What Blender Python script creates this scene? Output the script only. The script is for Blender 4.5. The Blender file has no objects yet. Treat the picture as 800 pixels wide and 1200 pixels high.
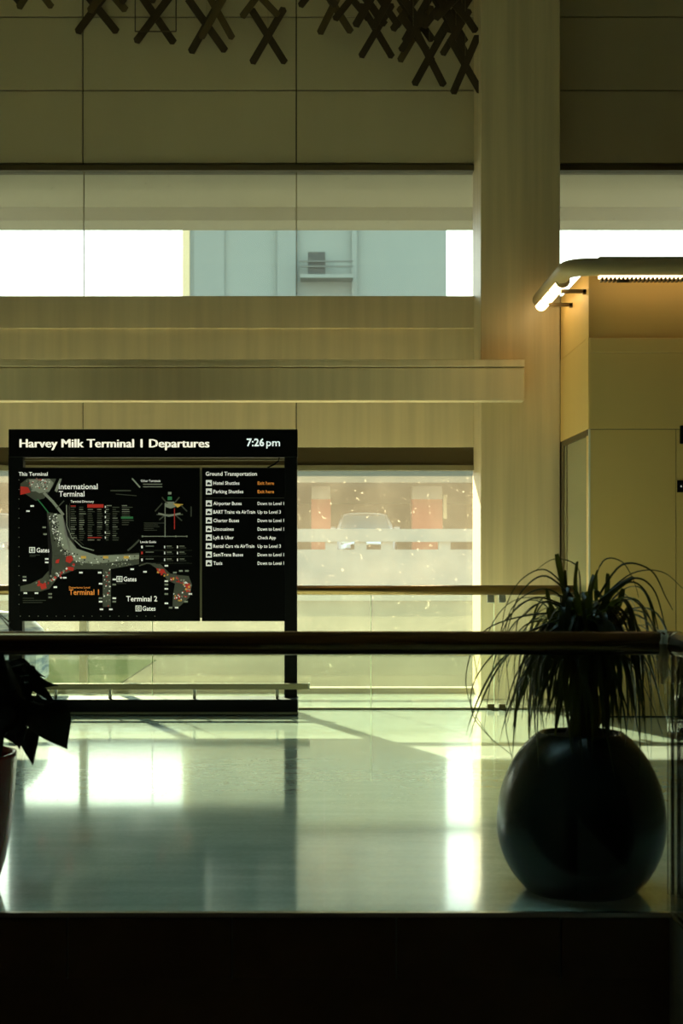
import bpy, bmesh, math, random
from math import sin, cos, pi, sqrt
from mathutils import Vector, Matrix
random.seed(7)
S = bpy.context.scene
C = S.collection

# ------------------------------------------------------------------ camera, sky, sun, exposure
F = 1667.0            # focal length in pixels of the 800x1200 frame (50 mm)
EYE = 1.38            # eye height over the upper floor
HU, HV = 380.0, 646.0 # vanishing point of the depth lines
cam = bpy.data.cameras.new('camera')
camo = bpy.data.objects.new('camera', cam); C.objects.link(camo)
camo.location = (0, 0, EYE); camo.rotation_euler = (pi/2, 0, 0)
cam.lens = F/1200*36; cam.sensor_width = 36; cam.sensor_fit = 'AUTO'
cam.shift_x = (400-HU)/1200; cam.shift_y = (HV-600)/1200
cam.clip_end = 800
cam.dof.use_dof = True; cam.dof.focus_distance = 10.2; cam.dof.aperture_fstop = 4.0
S.camera = camo
S.view_settings.view_transform = 'Standard'
S.view_settings.look = 'None'
S.view_settings.exposure = 0.0
S.view_settings.gamma = 1.0
S.cycles.transparent_max_bounces = 32
S.cycles.max_bounces = 10
S.cycles.diffuse_bounces = 6
S.cycles.sample_clamp_indirect = 6

w = bpy.data.worlds.new('evening_sky'); S.world = w; w.use_nodes = True
nt = w.node_tree; bg = nt.nodes['Background']
tc = nt.nodes.new('ShaderNodeTexCoord'); sp = nt.nodes.new('ShaderNodeSeparateXYZ')
cr = nt.nodes.new('ShaderNodeValToRGB')
cr.color_ramp.elements[0].position = 0.0; cr.color_ramp.elements[0].color = (1.0, .97, .84, 1)
cr.color_ramp.elements[1].position = 0.6; cr.color_ramp.elements[1].color = (.50, .84, .94, 1)
nt.links.new(tc.outputs['Generated'], sp.inputs[0]); nt.links.new(sp.outputs['Z'], cr.inputs[0])
nt.links.new(cr.outputs[0], bg.inputs[0]); bg.inputs[1].default_value = 4.6

sun = bpy.data.lights.new('sun', 'SUN'); sun.energy = 32.0; sun.angle = math.radians(.8); sun.color = (1, .86, .62)
suno = bpy.data.objects.new('sun', sun); C.objects.link(suno)
suno.rotation_euler = Vector((.39, -1, -.472)).to_track_quat('-Z', 'Y').to_euler()
suno.location = (-12, 30, 14)

# depths of the main planes
YN = 5.43      # edge of the upper floor
YB = 12.40     # far balustrade
YW = 13.86     # window wall
YC = 13.25     # column face
YK = 11.84     # enclosure face
def at(u, v, Y): return Vector(((u-HU)*Y/F, Y, EYE-(v-HV)*Y/F))
def zx(v, Y): return EYE-(v-HV)*Y/F
def xx(u, Y): return (u-HU)*Y/F

# ------------------------------------------------------------------ materials
def newmat(name):
    m = bpy.data.materials.new(name); m.use_nodes = True
    return m, m.node_tree, m.node_tree.nodes['Principled BSDF']
def mat(name, col, rough=.5, metal=0, noise=0, scale=(8, 8, 8), bump=0, spec=.5, coat=0, col2=None):
    m, t, b = newmat(name)
    b.inputs['Base Color'].default_value = (*col, 1); b.inputs['Roughness'].default_value = rough
    b.inputs['Metallic'].default_value = metal; b.inputs['Specular IOR Level'].default_value = spec
    b.inputs['Coat Weight'].default_value = coat
    if noise or bump or col2:
        tc = t.nodes.new('ShaderNodeTexCoord'); mp = t.nodes.new('ShaderNodeMapping')
        mp.inputs['Scale'].default_value = scale
        n = t.nodes.new('ShaderNodeTexNoise'); n.inputs['Scale'].default_value = 1; n.inputs['Detail'].default_value = 5
        t.links.new(tc.outputs['Object'], mp.inputs[0]); t.links.new(mp.outputs[0], n.inputs[0])
        r = t.nodes.new('ShaderNodeValToRGB')
        c2 = col2 or tuple(c*(1-noise) for c in col)
        r.color_ramp.elements[0].position = .35; r.color_ramp.elements[1].position = .65
        r.color_ramp.elements[0].color = (*c2, 1); r.color_ramp.elements[1].color = (*col, 1)
        t.links.new(n.outputs[0], r.inputs[0]); t.links.new(r.outputs[0], b.inputs['Base Color'])
        if bump:
            bp = t.nodes.new('ShaderNodeBump'); bp.inputs['Strength'].default_value = bump; bp.inputs['Distance'].default_value = .01
            t.links.new(n.outputs[0], bp.inputs['Height']); t.links.new(bp.outputs[0], b.inputs['Normal'])
    return m
def emit(name, col, k):
    m, t, b = newmat(name)
    b.inputs['Base Color'].default_value = (*col, 1); b.inputs['Emission Color'].default_value = (*col, 1)
    b.inputs['Emission Strength'].default_value = k
    return m
def glass(name, tint, veil, veilcol, speck=.0, refl=1.0, rough=.01):
    """architectural pane: clear + fresnel reflection + a film of dust that scatters the light that passes"""
    m = bpy.data.materials.new(name); m.use_nodes = True; t = m.node_tree; t.nodes.clear()
    out = t.nodes.new('ShaderNodeOutputMaterial')
    tr = t.nodes.new('ShaderNodeBsdfTransparent'); tr.inputs[0].default_value = (*tint, 1)
    gl = t.nodes.new('ShaderNodeBsdfGlossy'); gl.inputs['Roughness'].default_value = rough
    fr = t.nodes.new('ShaderNodeFresnel'); fr.inputs[0].default_value = 1.45
    mu = t.nodes.new('ShaderNodeMath'); mu.operation = 'MULTIPLY'; mu.inputs[1].default_value = .6*refl
    t.links.new(fr.outputs[0], mu.inputs[0])
    mx = t.nodes.new('ShaderNodeMixShader'); t.links.new(mu.outputs[0], mx.inputs[0])
    t.links.new(tr.outputs[0], mx.inputs[1]); t.links.new(gl.outputs[0], mx.inputs[2])
    tl = t.nodes.new('ShaderNodeBsdfTranslucent'); tl.inputs[0].default_value = (*veilcol, 1)
    df = t.nodes.new('ShaderNodeBsdfDiffuse'); df.inputs[0].default_value = (*veilcol, 1)
    ad = t.nodes.new('ShaderNodeMixShader'); ad.inputs[0].default_value = .3
    t.links.new(tl.outputs[0], ad.inputs[1]); t.links.new(df.outputs[0], ad.inputs[2])
    m2 = t.nodes.new('ShaderNodeMixShader')
    tc = t.nodes.new('ShaderNodeTexCoord')
    n = t.nodes.new('ShaderNodeTexNoise'); n.inputs['Scale'].default_value = 2.2; n.inputs['Detail'].default_value = 6
    n2 = t.nodes.new('ShaderNodeTexNoise'); n2.inputs['Scale'].default_value = 26; n2.inputs['Detail'].default_value = 3
    t.links.new(tc.outputs['Object'], n.inputs[0]); t.links.new(tc.outputs['Object'], n2.inputs[0])
    a = t.nodes.new('ShaderNodeMapRange'); a.inputs[1].default_value = .3; a.inputs[2].default_value = .7
    a.inputs[3].default_value = veil*.75; a.inputs[4].default_value = veil*1.25
    t.links.new(n.outputs[0], a.inputs[0])
    b = t.nodes.new('ShaderNodeMapRange'); b.inputs[1].default_value = .68; b.inputs[2].default_value = .74
    b.inputs[3].default_value = 0; b.inputs[4].default_value = speck
    t.links.new(n2.outputs[0], b.inputs[0])
    s = t.nodes.new('ShaderNodeMath'); s.operation = 'ADD'; s.use_clamp = True
    t.links.new(a.outputs[0], s.inputs[0]); t.links.new(b.outputs[0], s.inputs[1])
    t.links.new(s.outputs[0], m2.inputs[0]); t.links.new(mx.outputs[0], m2.inputs[1]); t.links.new(ad.outputs[0], m2.inputs[2])
    t.links.new(m2.outputs[0], out.inputs[0])
    return m

M = {}
M['wall'] = mat('cream_wall_panel', (.72, .59, .36), .42, noise=.14, scale=(9, 9, .4), bump=.03)  # vertical streaks in the colour hint at light thrown up from the floor
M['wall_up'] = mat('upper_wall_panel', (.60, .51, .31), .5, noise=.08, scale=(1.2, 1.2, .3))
M['column'] = mat('column_paint_light_streaks', (.68, .55, .32), .40, noise=.2, scale=(11, 11, .4), bump=.05)  # upright streaks put the floor's reflected light into the colour
M['joint'] = mat('joint_shadow_gap', (.07, .06, .03), .8)
M['kiosk'] = mat('enclosure_laminate', (.72, .48, .15), .5, noise=.05, scale=(2, 2, .4))
M['kiosk_pale'] = mat('enclosure_pale_trim', (.75, .70, .50), .4)
M['bronze'] = mat('dark_bronze_frame', (.12, .09, .04), .4, .6)
M['frame'] = mat('window_frame_metal', (.30, .26, .15), .4, .5)
M['rail'] = mat('polished_bronze_rail', (.20, .13, .065), .22, 1)
M['rail2'] = mat('far_bronze_rail', (.30, .20, .09), .3, 1)
M['steel'] = mat('brushed_steel', (.75, .72, .60), .3, 1, noise=.2, scale=(3, 3, 40))
M['dark'] = mat('dark_fascia', (.19, .13, .07), .55, noise=.2, scale=(3, 3, 3))
M['black'] = mat('black_powder_coat', (.003, .003, .003), .5, spec=.12)
M['board'] = mat('black_sign_face', (.002, .002, .002), .4, spec=.12)
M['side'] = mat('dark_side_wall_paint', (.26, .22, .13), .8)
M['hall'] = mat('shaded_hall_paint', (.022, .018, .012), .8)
M['ceil'] = mat('ceiling_paint', (.36, .31, .19), .8)
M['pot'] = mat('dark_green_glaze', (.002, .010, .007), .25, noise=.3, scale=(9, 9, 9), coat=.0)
M['pot_red'] = mat('dark_red_glaze', (.14, .006, .008), .25)
M['soil'] = mat('potting_soil', (.02, .014, .01), .9, bump=.4, scale=(60, 60, 60), noise=.4)
M['bark'] = mat('grey_brown_bark', (.05, .04, .025), .8, noise=.5, scale=(20, 20, 60), bump=.5)
M['wood'] = mat('brown_wood_slat', (.055, .032, .010), .55, noise=.3, scale=(20, 20, 3))
M['wood2'] = mat('pale_brown_wood_slat', (.12, .08, .025), .55, noise=.3, scale=(20, 20, 3))
M['glass'] = glass('dusty_window_glass', (.93, .96, .93), .06, (.95, .95, .82), .14)
M['glass_mid'] = glass('hazy_window_glass', (.93, .96, .93), .036, (1, .88, .62), .16)
M['glass_low'] = glass('dirty_lower_window_glass', (.95, .97, .92), .015, (.88, .84, .60), .10)
M['glass_rail'] = glass('balustrade_glass', (.93, .97, .93), .012, (.9, .95, .8), .08)
M['glass_near'] = glass('near_balustrade_glass', (.95, .98, .95), .0, (.9, .95, .8), .0, refl=1.6)
M['glass_edge'] = mat('green_glass_edge', (.80, .90, .66), .25)
M['concrete'] = mat('pale_concrete', (.18, .18, .15), .8, noise=.12, scale=(2, 2, 2))
M['canopy'] = mat('eave_soffit_paint', (.42, .41, .33), .8)
M['asphalt'] = mat('road_surface', (.068, .062, .042), 1, spec=0, noise=.15, scale=(.5, .5, .5))
M['garage'] = mat('garage_interior', (.09, .06, .03), .9, noise=.2, scale=(.6, .6, .6))
M['red'] = mat('red_column_paint', (.34, .06, .02), .6)
M['white'] = mat('white_column_paint', (.34, .31, .25), .6)
M['yellow'] = mat('yellow_sign_paint', (.42, .34, .18), .6)
M['bldg'] = mat('pale_blue_facade', (.135, .16, .14), .8, noise=.05, scale=(.2, .2, .2))
M['bldg2'] = mat('pale_facade_bay', (.124, .147, .13), .8)
M['bldg_rail'] = mat('balcony_rail_paint', (.06, .07, .06), .8)
M['car'] = mat('pale_blue_car_paint', (.55, .62, .68), .25, .2, coat=.6)
M['carglass'] = mat('car_window_glass', (.16, .30, .38), .3, spec=.8)
M['tyre'] = mat('tyre_rubber', (.02, .02, .02), .8)
M['headlight'] = mat('headlight_lens', (.8, .8, .75), .1)
M['diffuser'] = emit('lamp_diffuser', (1, .72, .36), 6.5)
M['txt'] = emit('backlit_cream_lettering', (1, .93, .76), .78)
M['txt2'] = emit('backlit_white_lettering', (.85, .97, .92), .8)
M['txt_s'] = emit('backlit_small_lettering', (.9, .88, .80), .55)
M['orange'] = emit('backlit_orange_lettering', (.9, .30, .05), .42)
M['map_dark'] = emit('map_dark_grey', (.10, .10, .08), .06)
M['map_mid'] = emit('map_mid_grey', (.30, .31, .24), .22)
M['map_white'] = emit('map_white', (.8, .8, .72), .45)
M['map_red'] = emit('map_red', (.55, .03, .02), .28)
M['map_green'] = emit('map_green', (.05, .25, .10), .12)
M['map_amber'] = emit('map_amber', (.75, .45, .08), .28)

def leaf_mat(name, col, tcol, k):
    m = bpy.data.materials.new(name); m.use_nodes = True; t = m.node_tree
    b = t.nodes['Principled BSDF']; b.inputs['Base Color'].default_value = (*col, 1); b.inputs['Roughness'].default_value = .32
    tl = t.nodes.new('ShaderNodeBsdfTranslucent'); tl.inputs[0].default_value = (*tcol, 1)
    mx = t.nodes.new('ShaderNodeMixShader'); mx.inputs[0].default_value = k
    t.links.new(b.outputs[0], mx.inputs[1]); t.links.new(tl.outputs[0], mx.inputs[2])
    t.links.new(mx.outputs[0], t.nodes['Material Output'].inputs[0])
    return m
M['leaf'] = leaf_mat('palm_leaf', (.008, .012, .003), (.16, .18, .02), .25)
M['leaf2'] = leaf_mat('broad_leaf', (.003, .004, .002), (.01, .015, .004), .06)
M['leaf_dry'] = leaf_mat('yellowed_leaf', (.30, .22, .03), (.5, .35, .05), .3)

def floor_mat():
    m, t, b = newmat('polished_terrazzo')
    tc = t.nodes.new('ShaderNodeTexCoord')
    mp = t.nodes.new('ShaderNodeMapping'); mp.inputs['Scale'].default_value = (.9, 5, 1)
    n = t.nodes.new('ShaderNodeTexNoise'); n.inputs['Scale'].default_value = 1.6; n.inputs['Detail'].default_value = 6
    t.links.new(tc.outputs['Object'], mp.inputs[0]); t.links.new(mp.outputs[0], n.inputs[0])
    r = t.nodes.new('ShaderNodeValToRGB')
    r.color_ramp.elements[0].position = .3; r.color_ramp.elements[1].position = .7
    r.color_ramp.elements[0].color = (.50, .60, .52, 1); r.color_ramp.elements[1].color = (.64, .74, .64, 1)
    t.links.new(n.outputs[0], r.inputs[0])
    v = t.nodes.new('ShaderNodeTexVoronoi'); v.inputs['Scale'].default_value = 70
    t.links.new(tc.outputs['Object'], v.inputs[0])
    mr = t.nodes.new('ShaderNodeMapRange'); mr.inputs[1].default_value = 0; mr.inputs[2].default_value = 1
    mr.inputs[3].default_value = .92; mr.inputs[4].default_value = 1.08
    t.links.new(v.outputs['Color'], mr.inputs[0])
    mx = t.nodes.new('ShaderNodeVectorMath'); mx.operation = 'SCALE'
    t.links.new(r.outputs[0], mx.inputs[0]); t.links.new(mr.outputs[0], mx.inputs['Scale'])
    t.links.new(mx.outputs[0], b.inputs['Base Color'])
    ra = t.nodes.new('ShaderNodeMapRange'); ra.inputs[3].default_value = .14; ra.inputs[4].default_value = .24
    t.links.new(n.outputs[0], ra.inputs[0]); t.links.new(ra.outputs[0], b.inputs['Roughness'])
    b.inputs['Specular IOR Level'].default_value = .5; b.inputs['Coat Weight'].default_value = 1; b.inputs['Coat Roughness'].default_value = .075
    n3 = t.nodes.new('ShaderNodeTexNoise'); n3.inputs['Scale'].default_value = 3.5; n3.inputs['Detail'].default_value = 2
    mp3 = t.nodes.new('ShaderNodeMapping'); mp3.inputs['Scale'].default_value = (.6, 2.2, 1)
    t.links.new(tc.outputs['Object'], mp3.inputs[0]); t.links.new(mp3.outputs[0], n3.inputs[0])
    bp = t.nodes.new('ShaderNodeBump'); bp.inputs['Strength'].default_value = .035; bp.inputs['Distance'].default_value = .02
    t.links.new(n3.outputs[0], bp.inputs['Height']); t.links.new(bp.outputs[0], b.inputs['Normal'])
    return m
M['floor'] = floor_mat()

# ------------------------------------------------------------------ builders
def BM(): return bmesh.new()
def bx(bm, x0, x1, y0, y1, z0, z1, mi=0):
    vs = [bm.verts.new((x, y, z)) for x in (x0, x1) for y in (y0, y1) for z in (z0, z1)]
    for f in ((0, 1, 3, 2), (4, 6, 7, 5), (0, 4, 5, 1), (2, 3, 7, 6), (0, 2, 6, 4), (1, 5, 7, 3)):
        bm.faces.new([vs[i] for i in f]).material_index = mi
def tube(bm, pts, r, n=12, caps=True, mi=0):
    pts = [Vector(p) for p in pts]; rings = []
    rs = r if isinstance(r, (list, tuple)) else [r]*len(pts)
    for i, p in enumerate(pts):
        d = (pts[min(i+1, len(pts)-1)]-pts[max(i-1, 0)]).normalized()
        up = Vector((0, 0, 1)) if abs(d.z) < .9 else Vector((1, 0, 0))
        a = d.cross(up).normalized(); b = a.cross(d)
        rings.append([bm.verts.new(p+(a*cos(2*pi*k/n)+b*sin(2*pi*k/n))*rs[i]) for k in range(n)])
    for i in range(len(rings)-1):
        for k in range(n):
            f = bm.faces.new((rings[i][k], rings[i][(k+1) % n], rings[i+1][(k+1) % n], rings[i+1][k])); f.smooth = True; f.material_index = mi
    if caps:
        bm.faces.new(rings[0][::-1]); bm.faces.new(rings[-1])
def lathe(bm, prof, cx=0, cy=0, n=48, capb=True, capt=False):
    rings = [[bm.verts.new((cx+r*cos(2*pi*k/n), cy+r*sin(2*pi*k/n), z)) for k in range(n)] for r, z in prof]
    for i in range(len(rings)-1):
        for k in range(n):
            bm.faces.new((rings[i][k], rings[i][(k+1) % n], rings[i+1][(k+1) % n], rings[i+1][k])).smooth = True
    if capb: bm.faces.new(rings[0][::-1])
    if capt: bm.faces.new(rings[-1])
def obj(name, bm, m, parent=None, bevel=0, loc=None, **props):
    me = bpy.data.meshes.new(name); bmesh.ops.recalc_face_normals(bm, faces=bm.faces[:]) if not props.pop('keep', False) else None
    bm.to_mesh(me); bm.free()
    for x in (m if isinstance(m, (list, tuple)) else [m]): me.materials.append(x)
    o = bpy.data.objects.new(name, me); C.objects.link(o)
    if parent: o.parent = parent
    if loc: o.location = loc
    if bevel:
        b = o.modifiers.new('edge', 'BEVEL'); b.width = bevel; b.segments = 2; b.limit_method = 'ANGLE'
    for k, v in props.items(): o[k] = v
    return o
def box(name, m, x0, x1, y0, y1, z0, z1, parent=None, bevel=0, **props):
    bm = BM(); ox = Vector((0, 0, 0))
    if parent is not None: ox = PW.get(parent.name, ox)
    bx(bm, x0-ox.x, x1-ox.x, y0-ox.y, y1-ox.y, z0-ox.z, z1-ox.z)
    return obj(name, bm, m, parent, bevel, **props)
PW = {}   # world position of every Empty, so parts can be given in world coordinates
def thing(name, loc, label, cat, group=None, rot=0):
    o = bpy.data.objects.new(name, None); C.objects.link(o); o.location = loc; o.rotation_euler[2] = rot
    o.empty_display_size = .1
    o['label'] = label; o['category'] = cat
    if group: o['group'] = group
    if not rot: PW[o.name] = Vector(loc)
    return o
def tag(o, label, cat, group=None):
    o['label'] = label; o['category'] = cat
    if group: o['group'] = group
    return o
def struct(name, m, *a, **k): return box(name, m, *a, kind='structure', **k)
def sempty(name, loc):
    o = bpy.data.objects.new(name, None); C.objects.link(o); o.location = loc; o['kind'] = 'structure'; PW[o.name] = Vector(loc); return o

XL, XR, YF, ZC = -6.6, 5.98, -5.0, 8.0
# ------------------------------------------------------------------ shell
struct('floor', M['floor'], XL, XR, YN, YW+.3, -.45, 0)
XS = 1.315   # where the floor edge turns towards the camera
struct('floor_side', M['floor'], XS, XR, 3.5, YN, -.45, 0)
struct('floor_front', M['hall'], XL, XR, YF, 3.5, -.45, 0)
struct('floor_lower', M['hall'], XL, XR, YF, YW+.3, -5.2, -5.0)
SX0, SX1, SY0, SY1 = -4.8, 2.4, 5.9, 8.1       # added unseen rooflight to brighten the floor; its deep well stops the sun
ce = sempty('ceiling', (0, 5, ZC))
for a in ((XL, XR, YF, SY0), (XL, XR, SY1, YW+.3), (XL, SX0, SY0, SY1), (SX1, XR, SY0, SY1)): box('ceiling_board', M['ceil'], *a, ZC, ZC+.2, ce)
for a in ((SX0-.1, SX1+.1, SY0-.1, SY0), (SX0-.1, SX1+.1, SY1, SY1+.1), (SX0-.1, SX0, SY0, SY1), (SX1, SX1+.1, SY0, SY1)): box('added_well_side', M['kiosk_pale'], *a, ZC+.2, ZC+1.5, ce)
box('added_rooflight_pane', M['glass_near'], SX0, SX1, SY0, SY1, ZC+1.4, ZC+1.42, ce)
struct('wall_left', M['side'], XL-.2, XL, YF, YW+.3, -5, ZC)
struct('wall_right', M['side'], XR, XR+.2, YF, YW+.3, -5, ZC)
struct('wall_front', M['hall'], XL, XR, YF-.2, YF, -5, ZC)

# floor edge: steel nosing and fascia panels
struct('trim_1', M['steel'], XL, XS, YN-.025, YN, -.012, .006)
fa = sempty('trim_2', (0, YN, -.02))
px0 = xx(80, YN)-192*YN/F*5
k = 0
while px0+k*.6254 < XS:
    a, b = px0+k*.6254, px0+(k+1)*.6254
    box('panel', M['dark'], max(a, XL)+.003, min(b, XS)-.003, YN-.02, YN-.001, -.245, -.018, fa, .002)
    k += 1
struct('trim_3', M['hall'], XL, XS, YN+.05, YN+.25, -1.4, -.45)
struct('trim_4', M['dark'], XL, XS, YN-.005, YN-.001, -.45, -.25)

# ------------------------------------------------------------------ window wall
JX = [-6.51, -4.432, -2.353, -.274, 1.805, 3.884, 5.963]
wb = sempty('wall_back', (0, YW, 0))
Z1b, Z1t = .10, 2.17       # lower glass
ZBb, ZBt = zx(470, 13.5), zx(422, 13.5)
Z2b, Z2t = zx(347, YW), zx(200, YW)
zj = [zx(192, YW), zx(106, YW), zx(20, YW), zx(-66, YW), ZC]
# cores behind the panels
box('core', M['joint'], XL, XR, YW+.03, YW+.28, zj[0], ZC, wb)
box('core', M['joint'], XL, XR, YW+.03, YW+.28, zx(545, YW)+.0, Z2b-.02, wb)
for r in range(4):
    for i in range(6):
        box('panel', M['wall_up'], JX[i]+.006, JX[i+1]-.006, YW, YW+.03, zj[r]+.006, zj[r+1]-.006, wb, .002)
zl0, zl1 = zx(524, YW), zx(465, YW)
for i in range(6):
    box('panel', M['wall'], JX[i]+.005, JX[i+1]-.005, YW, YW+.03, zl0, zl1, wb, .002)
# spandrel below the upper glazing, in two steps
box('spandrel', M['wall'], XL, XR, YW-.03, YW+.03, zx(385, YW), Z2b-.005, wb)
box('spandrel', M['wall'], XL, XR, YW+.0, YW+.03, zl1, zx(385, YW), wb)
struct('beam', M['wall'], XL, xx(614, 13.1), 13.08, 13.24, zx(470, 13.1), zx(431, 13.1), bevel=.008)
bmo = struct('beam_top', M['wall'], XL, xx(614, 13.1), 13.06, 13.24, zx(430, 13.1), zx(422, 13.1), bevel=.004)
# column
xc0, xc1 = xx(563, YC), 2.195
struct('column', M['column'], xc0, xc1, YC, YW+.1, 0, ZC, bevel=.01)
# upper windows
def window(name, x0, x1, z0, z1, joints, gm, fb=.02, ft=.055, ydepth=.06):
    wn = sempty(name, (0, YW, 0))
    box('frame', M['bronze'], x0, x1, YW-.02, YW+.16, z1, z1+ft, wn)
    box('frame', M['frame'], x0, x1, YW+.0, YW+.16, z0-fb, z0, wn)
    js = [x0]+joints+[x1]
    for a, b in zip(js[:-1], js[1:]):
        box('pane', gm, a+.004, b-.004, YW+ydepth, YW+ydepth+.012, z0, z1, wn)
    for j in joints:
        box('seal', M['frame'], j-.004, j+.004, YW+ydepth-.005, YW+ydepth+.017, z0, z1, wn)
    return wn
window('window_1', XL, xc0, Z2b, Z2t, JX[1:4], M['glass'])
window('window_2', xc1, XR, Z2b, Z2t, [3.884], M['glass'])
# lower window
wn = sempty('window_3', (0, YW, 0))
box('recess', M['bronze'], XL, xc0, YW+.02, YW+.1, zx(545, YW), zl0, wn)
box('frame', M['frame'], XL, xc0, YW+.0, YW+.14, Z1t, zx(545, YW), wn)
box('frame', M['frame'], XL, xc0, YW-.03, YW+.14, 0, Z1b*.5, wn)
zt = zx(765, YW)
box('transom', M['frame'], XL, xc0, YW+.02, YW+.09, zt-.03, zt+.02, wn)
for a, b in zip([XL]+JX[1:4], JX[1:4]+[xc0]):
    box('pane', M['glass_mid'], a+.005, b-.005, YW+.05, YW+.062, zt+.02, Z1t, wn)
    box('pane', M['glass_low'], a+.005, b-.005, YW+.05, YW+.062, Z1b*.5, zt-.03, wn)
for j in (JX[1], JX[2]):
    box('mullion', M['frame'], j-.035, j+.035, YW+.0, YW+.1, Z1b*.5, Z1t, wn)

# ------------------------------------------------------------------ far balustrade
fb = thing('far_balustrade', (0, YB, 0), 'low glass balustrade with bronze handrail behind the sign, in front of the lower window', 'railing')
def rod(name, m, pts, r, parent, n=14):
    bm = BM(); o = PW.get(parent.name, Vector()) if parent else Vector()
    tube(bm, [Vector(p)-o for p in pts], r, n); return obj(name, bm, m, parent)
rod('handrail', M['rail2'], [(XL, YB-.02, zx(691.5, YB-.02)), (2.19, YB-.02, zx(691.5, YB-.02))], .043, fb)
gj = [xx(180-512, YB), xx(180-256, YB), xx(180, YB), xx(436, YB), xx(580, YB)]
gj = [XL]+gj[1:]+[2.18]
zr = zx(697, YB)
for a, b in zip(gj[:-1], gj[1:]):
    g = box('glass_panel', M['glass_rail'], a+.006, b-.006, YB-.006, YB+.006, .02, zr, fb)
    box('polished_edge', M['glass_edge'], b-.013, b-.006, YB-.0065, YB+.0065, .02, zr, fb)
    for q in ((b-.03,) if b > 2 else (b-.04, b+.06) if b > 1 else ()):
        box('clamp', M['bronze'], q-.03, q+.03, YB-.03, YB+.03, 0, .05, fb, .004)
        box('bracket', M['steel'], q-.03, q+.03, YB-.015, YB+.015, zr-.07, zr-.0, fb, .003)
box('base_channel', M['frame'], XL, 2.18, YB-.012, YB+.012, 0, .018, fb)

# ------------------------------------------------------------------ near balustrade
nb = thing('near_balustrade', (0, YN+.02, 0), 'dark bronze handrail on clear glass along the floor edge, in front of both pots', 'railing')
zn = zx(754, YN)
rod('handrail', M['rail'], [(XL, YN+.02, zn), (XS-.0, YN+.02, zn)], .0455, nb, 24)
rod('handrail', M['rail'], [(XS+.03, YN-.04, zn), (XS+.03, 1.6, zn)], .0455, nb, 24)
rod('elbow', M['rail'], [(XS-.005, YN+.02, zn), (XS+.015, YN+.015, zn), (XS+.027, YN-.0, zn), (XS+.03, YN-.045, zn)], .046, nb, 24)
for a in (-5.0, -3.1, -1.55, 0, ):
    b = {-5.0: -3.1, -3.1: -1.55, -1.55: 0, 0: XS}[a]
    box('glass_panel', M['glass_near'], a+.001, b-.001, YN+.012, YN+.024, .0, zn-.04, nb)
box('glass_panel', M['glass_near'], XS-.006, XS+.006, 3.6, YN-.0, .0, zn-.04, nb)
# bright corner sleeve: folded metal sheet
bm = BM(); o = Vector((0, YN+.02, 0))
prof = [(-.018, .004), (-.010, -.004), (.0, .0), (.010, -.006), (.018, .002)]
zs = [zn+.050, zn+.03, zn+.0, zn-.03, zn-.05, zn-.085, zn-.12, zn-.155]
yo = [-.0, -.035, -.052, -.040, -.03, -.026, -.022, -.02]
sc = [1, 1.05, .95, 1.05, 1.1, 1.25, .8, .3]
rows = [[bm.verts.new((1.292+px*s+.004*sin(i*2.3), py*(1+.6*sin(i*3.1))+y, z)) for j, (px, py) in enumerate(prof)] for i, (z, s, y) in enumerate(zip(zs, sc, yo))]
for i in range(len(rows)-1):
    for j in range(len(prof)-1): bm.faces.new((rows[i][j], rows[i][j+1], rows[i+1][j+1], rows[i+1][j]))
sl = obj('corner_sleeve', bm, leaf_mat('translucent_tape', (.85, .80, .62), (.95, .92, .75), .7), nb); sm = sl.modifiers.new('t', 'SOLIDIFY'); sm.thickness = .003
sl['label'] = 'crumpled pale wrap taped round the rail corner'

# ------------------------------------------------------------------ enclosure (right)
ks = thing('panelled_enclosure', (2.2, YK, 0), 'tan panelled enclosure with a glazed side door, right of the column', 'kiosk')
KX = 2.2; K2 = 5.97; KT = 3.74
sK = F/YK
box('core', M['joint'], KX+.02, K2, YK+.02, YW-.01, 0, KT-.05, ks)
z5 = zx(503, YK); zg = zx(396, YK)
xv = xx(792, YK)
box('front_panel', M['kiosk'], KX+.012, xv-.003, YK, YK+.02, .01, z5-.003, ks, .002)
box('front_panel', M['kiosk'], xv+.003, K2, YK, YK+.02, .01, z5-.003, ks, .002)
box('front_panel', M['kiosk'], KX+.005, K2, YK-.006, YK+.02, z5+.003, zx(414, YK), ks, .002)
box('front_panel', M['kiosk'], KX+.005, K2, YK-.012, YK+.02, zx(414, YK)+.002, zg, ks, .01)
box('front_panel', M['kiosk'], KX+.005, K2, YK+.012, YK+.02, zg, KT, ks)
box('corner_trim', M['kiosk_pale'], KX-.002, KX+.012, YK-.004, YK+.02, 0, z5, ks)
# side
def side(name, m, y0, y1, z0, z1, x=KX, t=.02, bev=.002): return box(name, m, x-.0, x+t, y0, y1, z0, z1, ks, bev)
side('side_panel', M['kiosk'], YK, 13.248, z5+.004, zg, KX-.004)
side('side_panel', M['kiosk'], YK, 13.24, zg+.004, KT, KX-.002)
df = side('door_frame', M['bronze'], 13.06, 13.20, 0, z5, KX-.004, .03)
side('door_frame', M['bronze'], YK+.05, 13.06, z5-.05, z5, KX-.004, .03)
side('door_frame', M['kiosk'], YK+.02, YK+.10, 0, z5-.05, KX-.002, .03)
side('door_leaf', mat('tinted_door_glass', (.30, .28, .15), .15), YK+.10, 13.06, 0.02, z5-.05, KX+.004, .02)
side('door_stile', M['bronze'], 12.92, 12.95, 0.02, z5-.05, KX+.0, .02)
box('wall_box', M['black'], xx(796, YK), xx(806, YK), YK-.05, YK, zx(520, YK), zx(499, YK), ks, .004)
wsn = box('small_sign', M['black'], xx(793, YK), xx(801, YK), YK-.015, YK, zx(577, YK), zx(563, YK), ks, .002)
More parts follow.
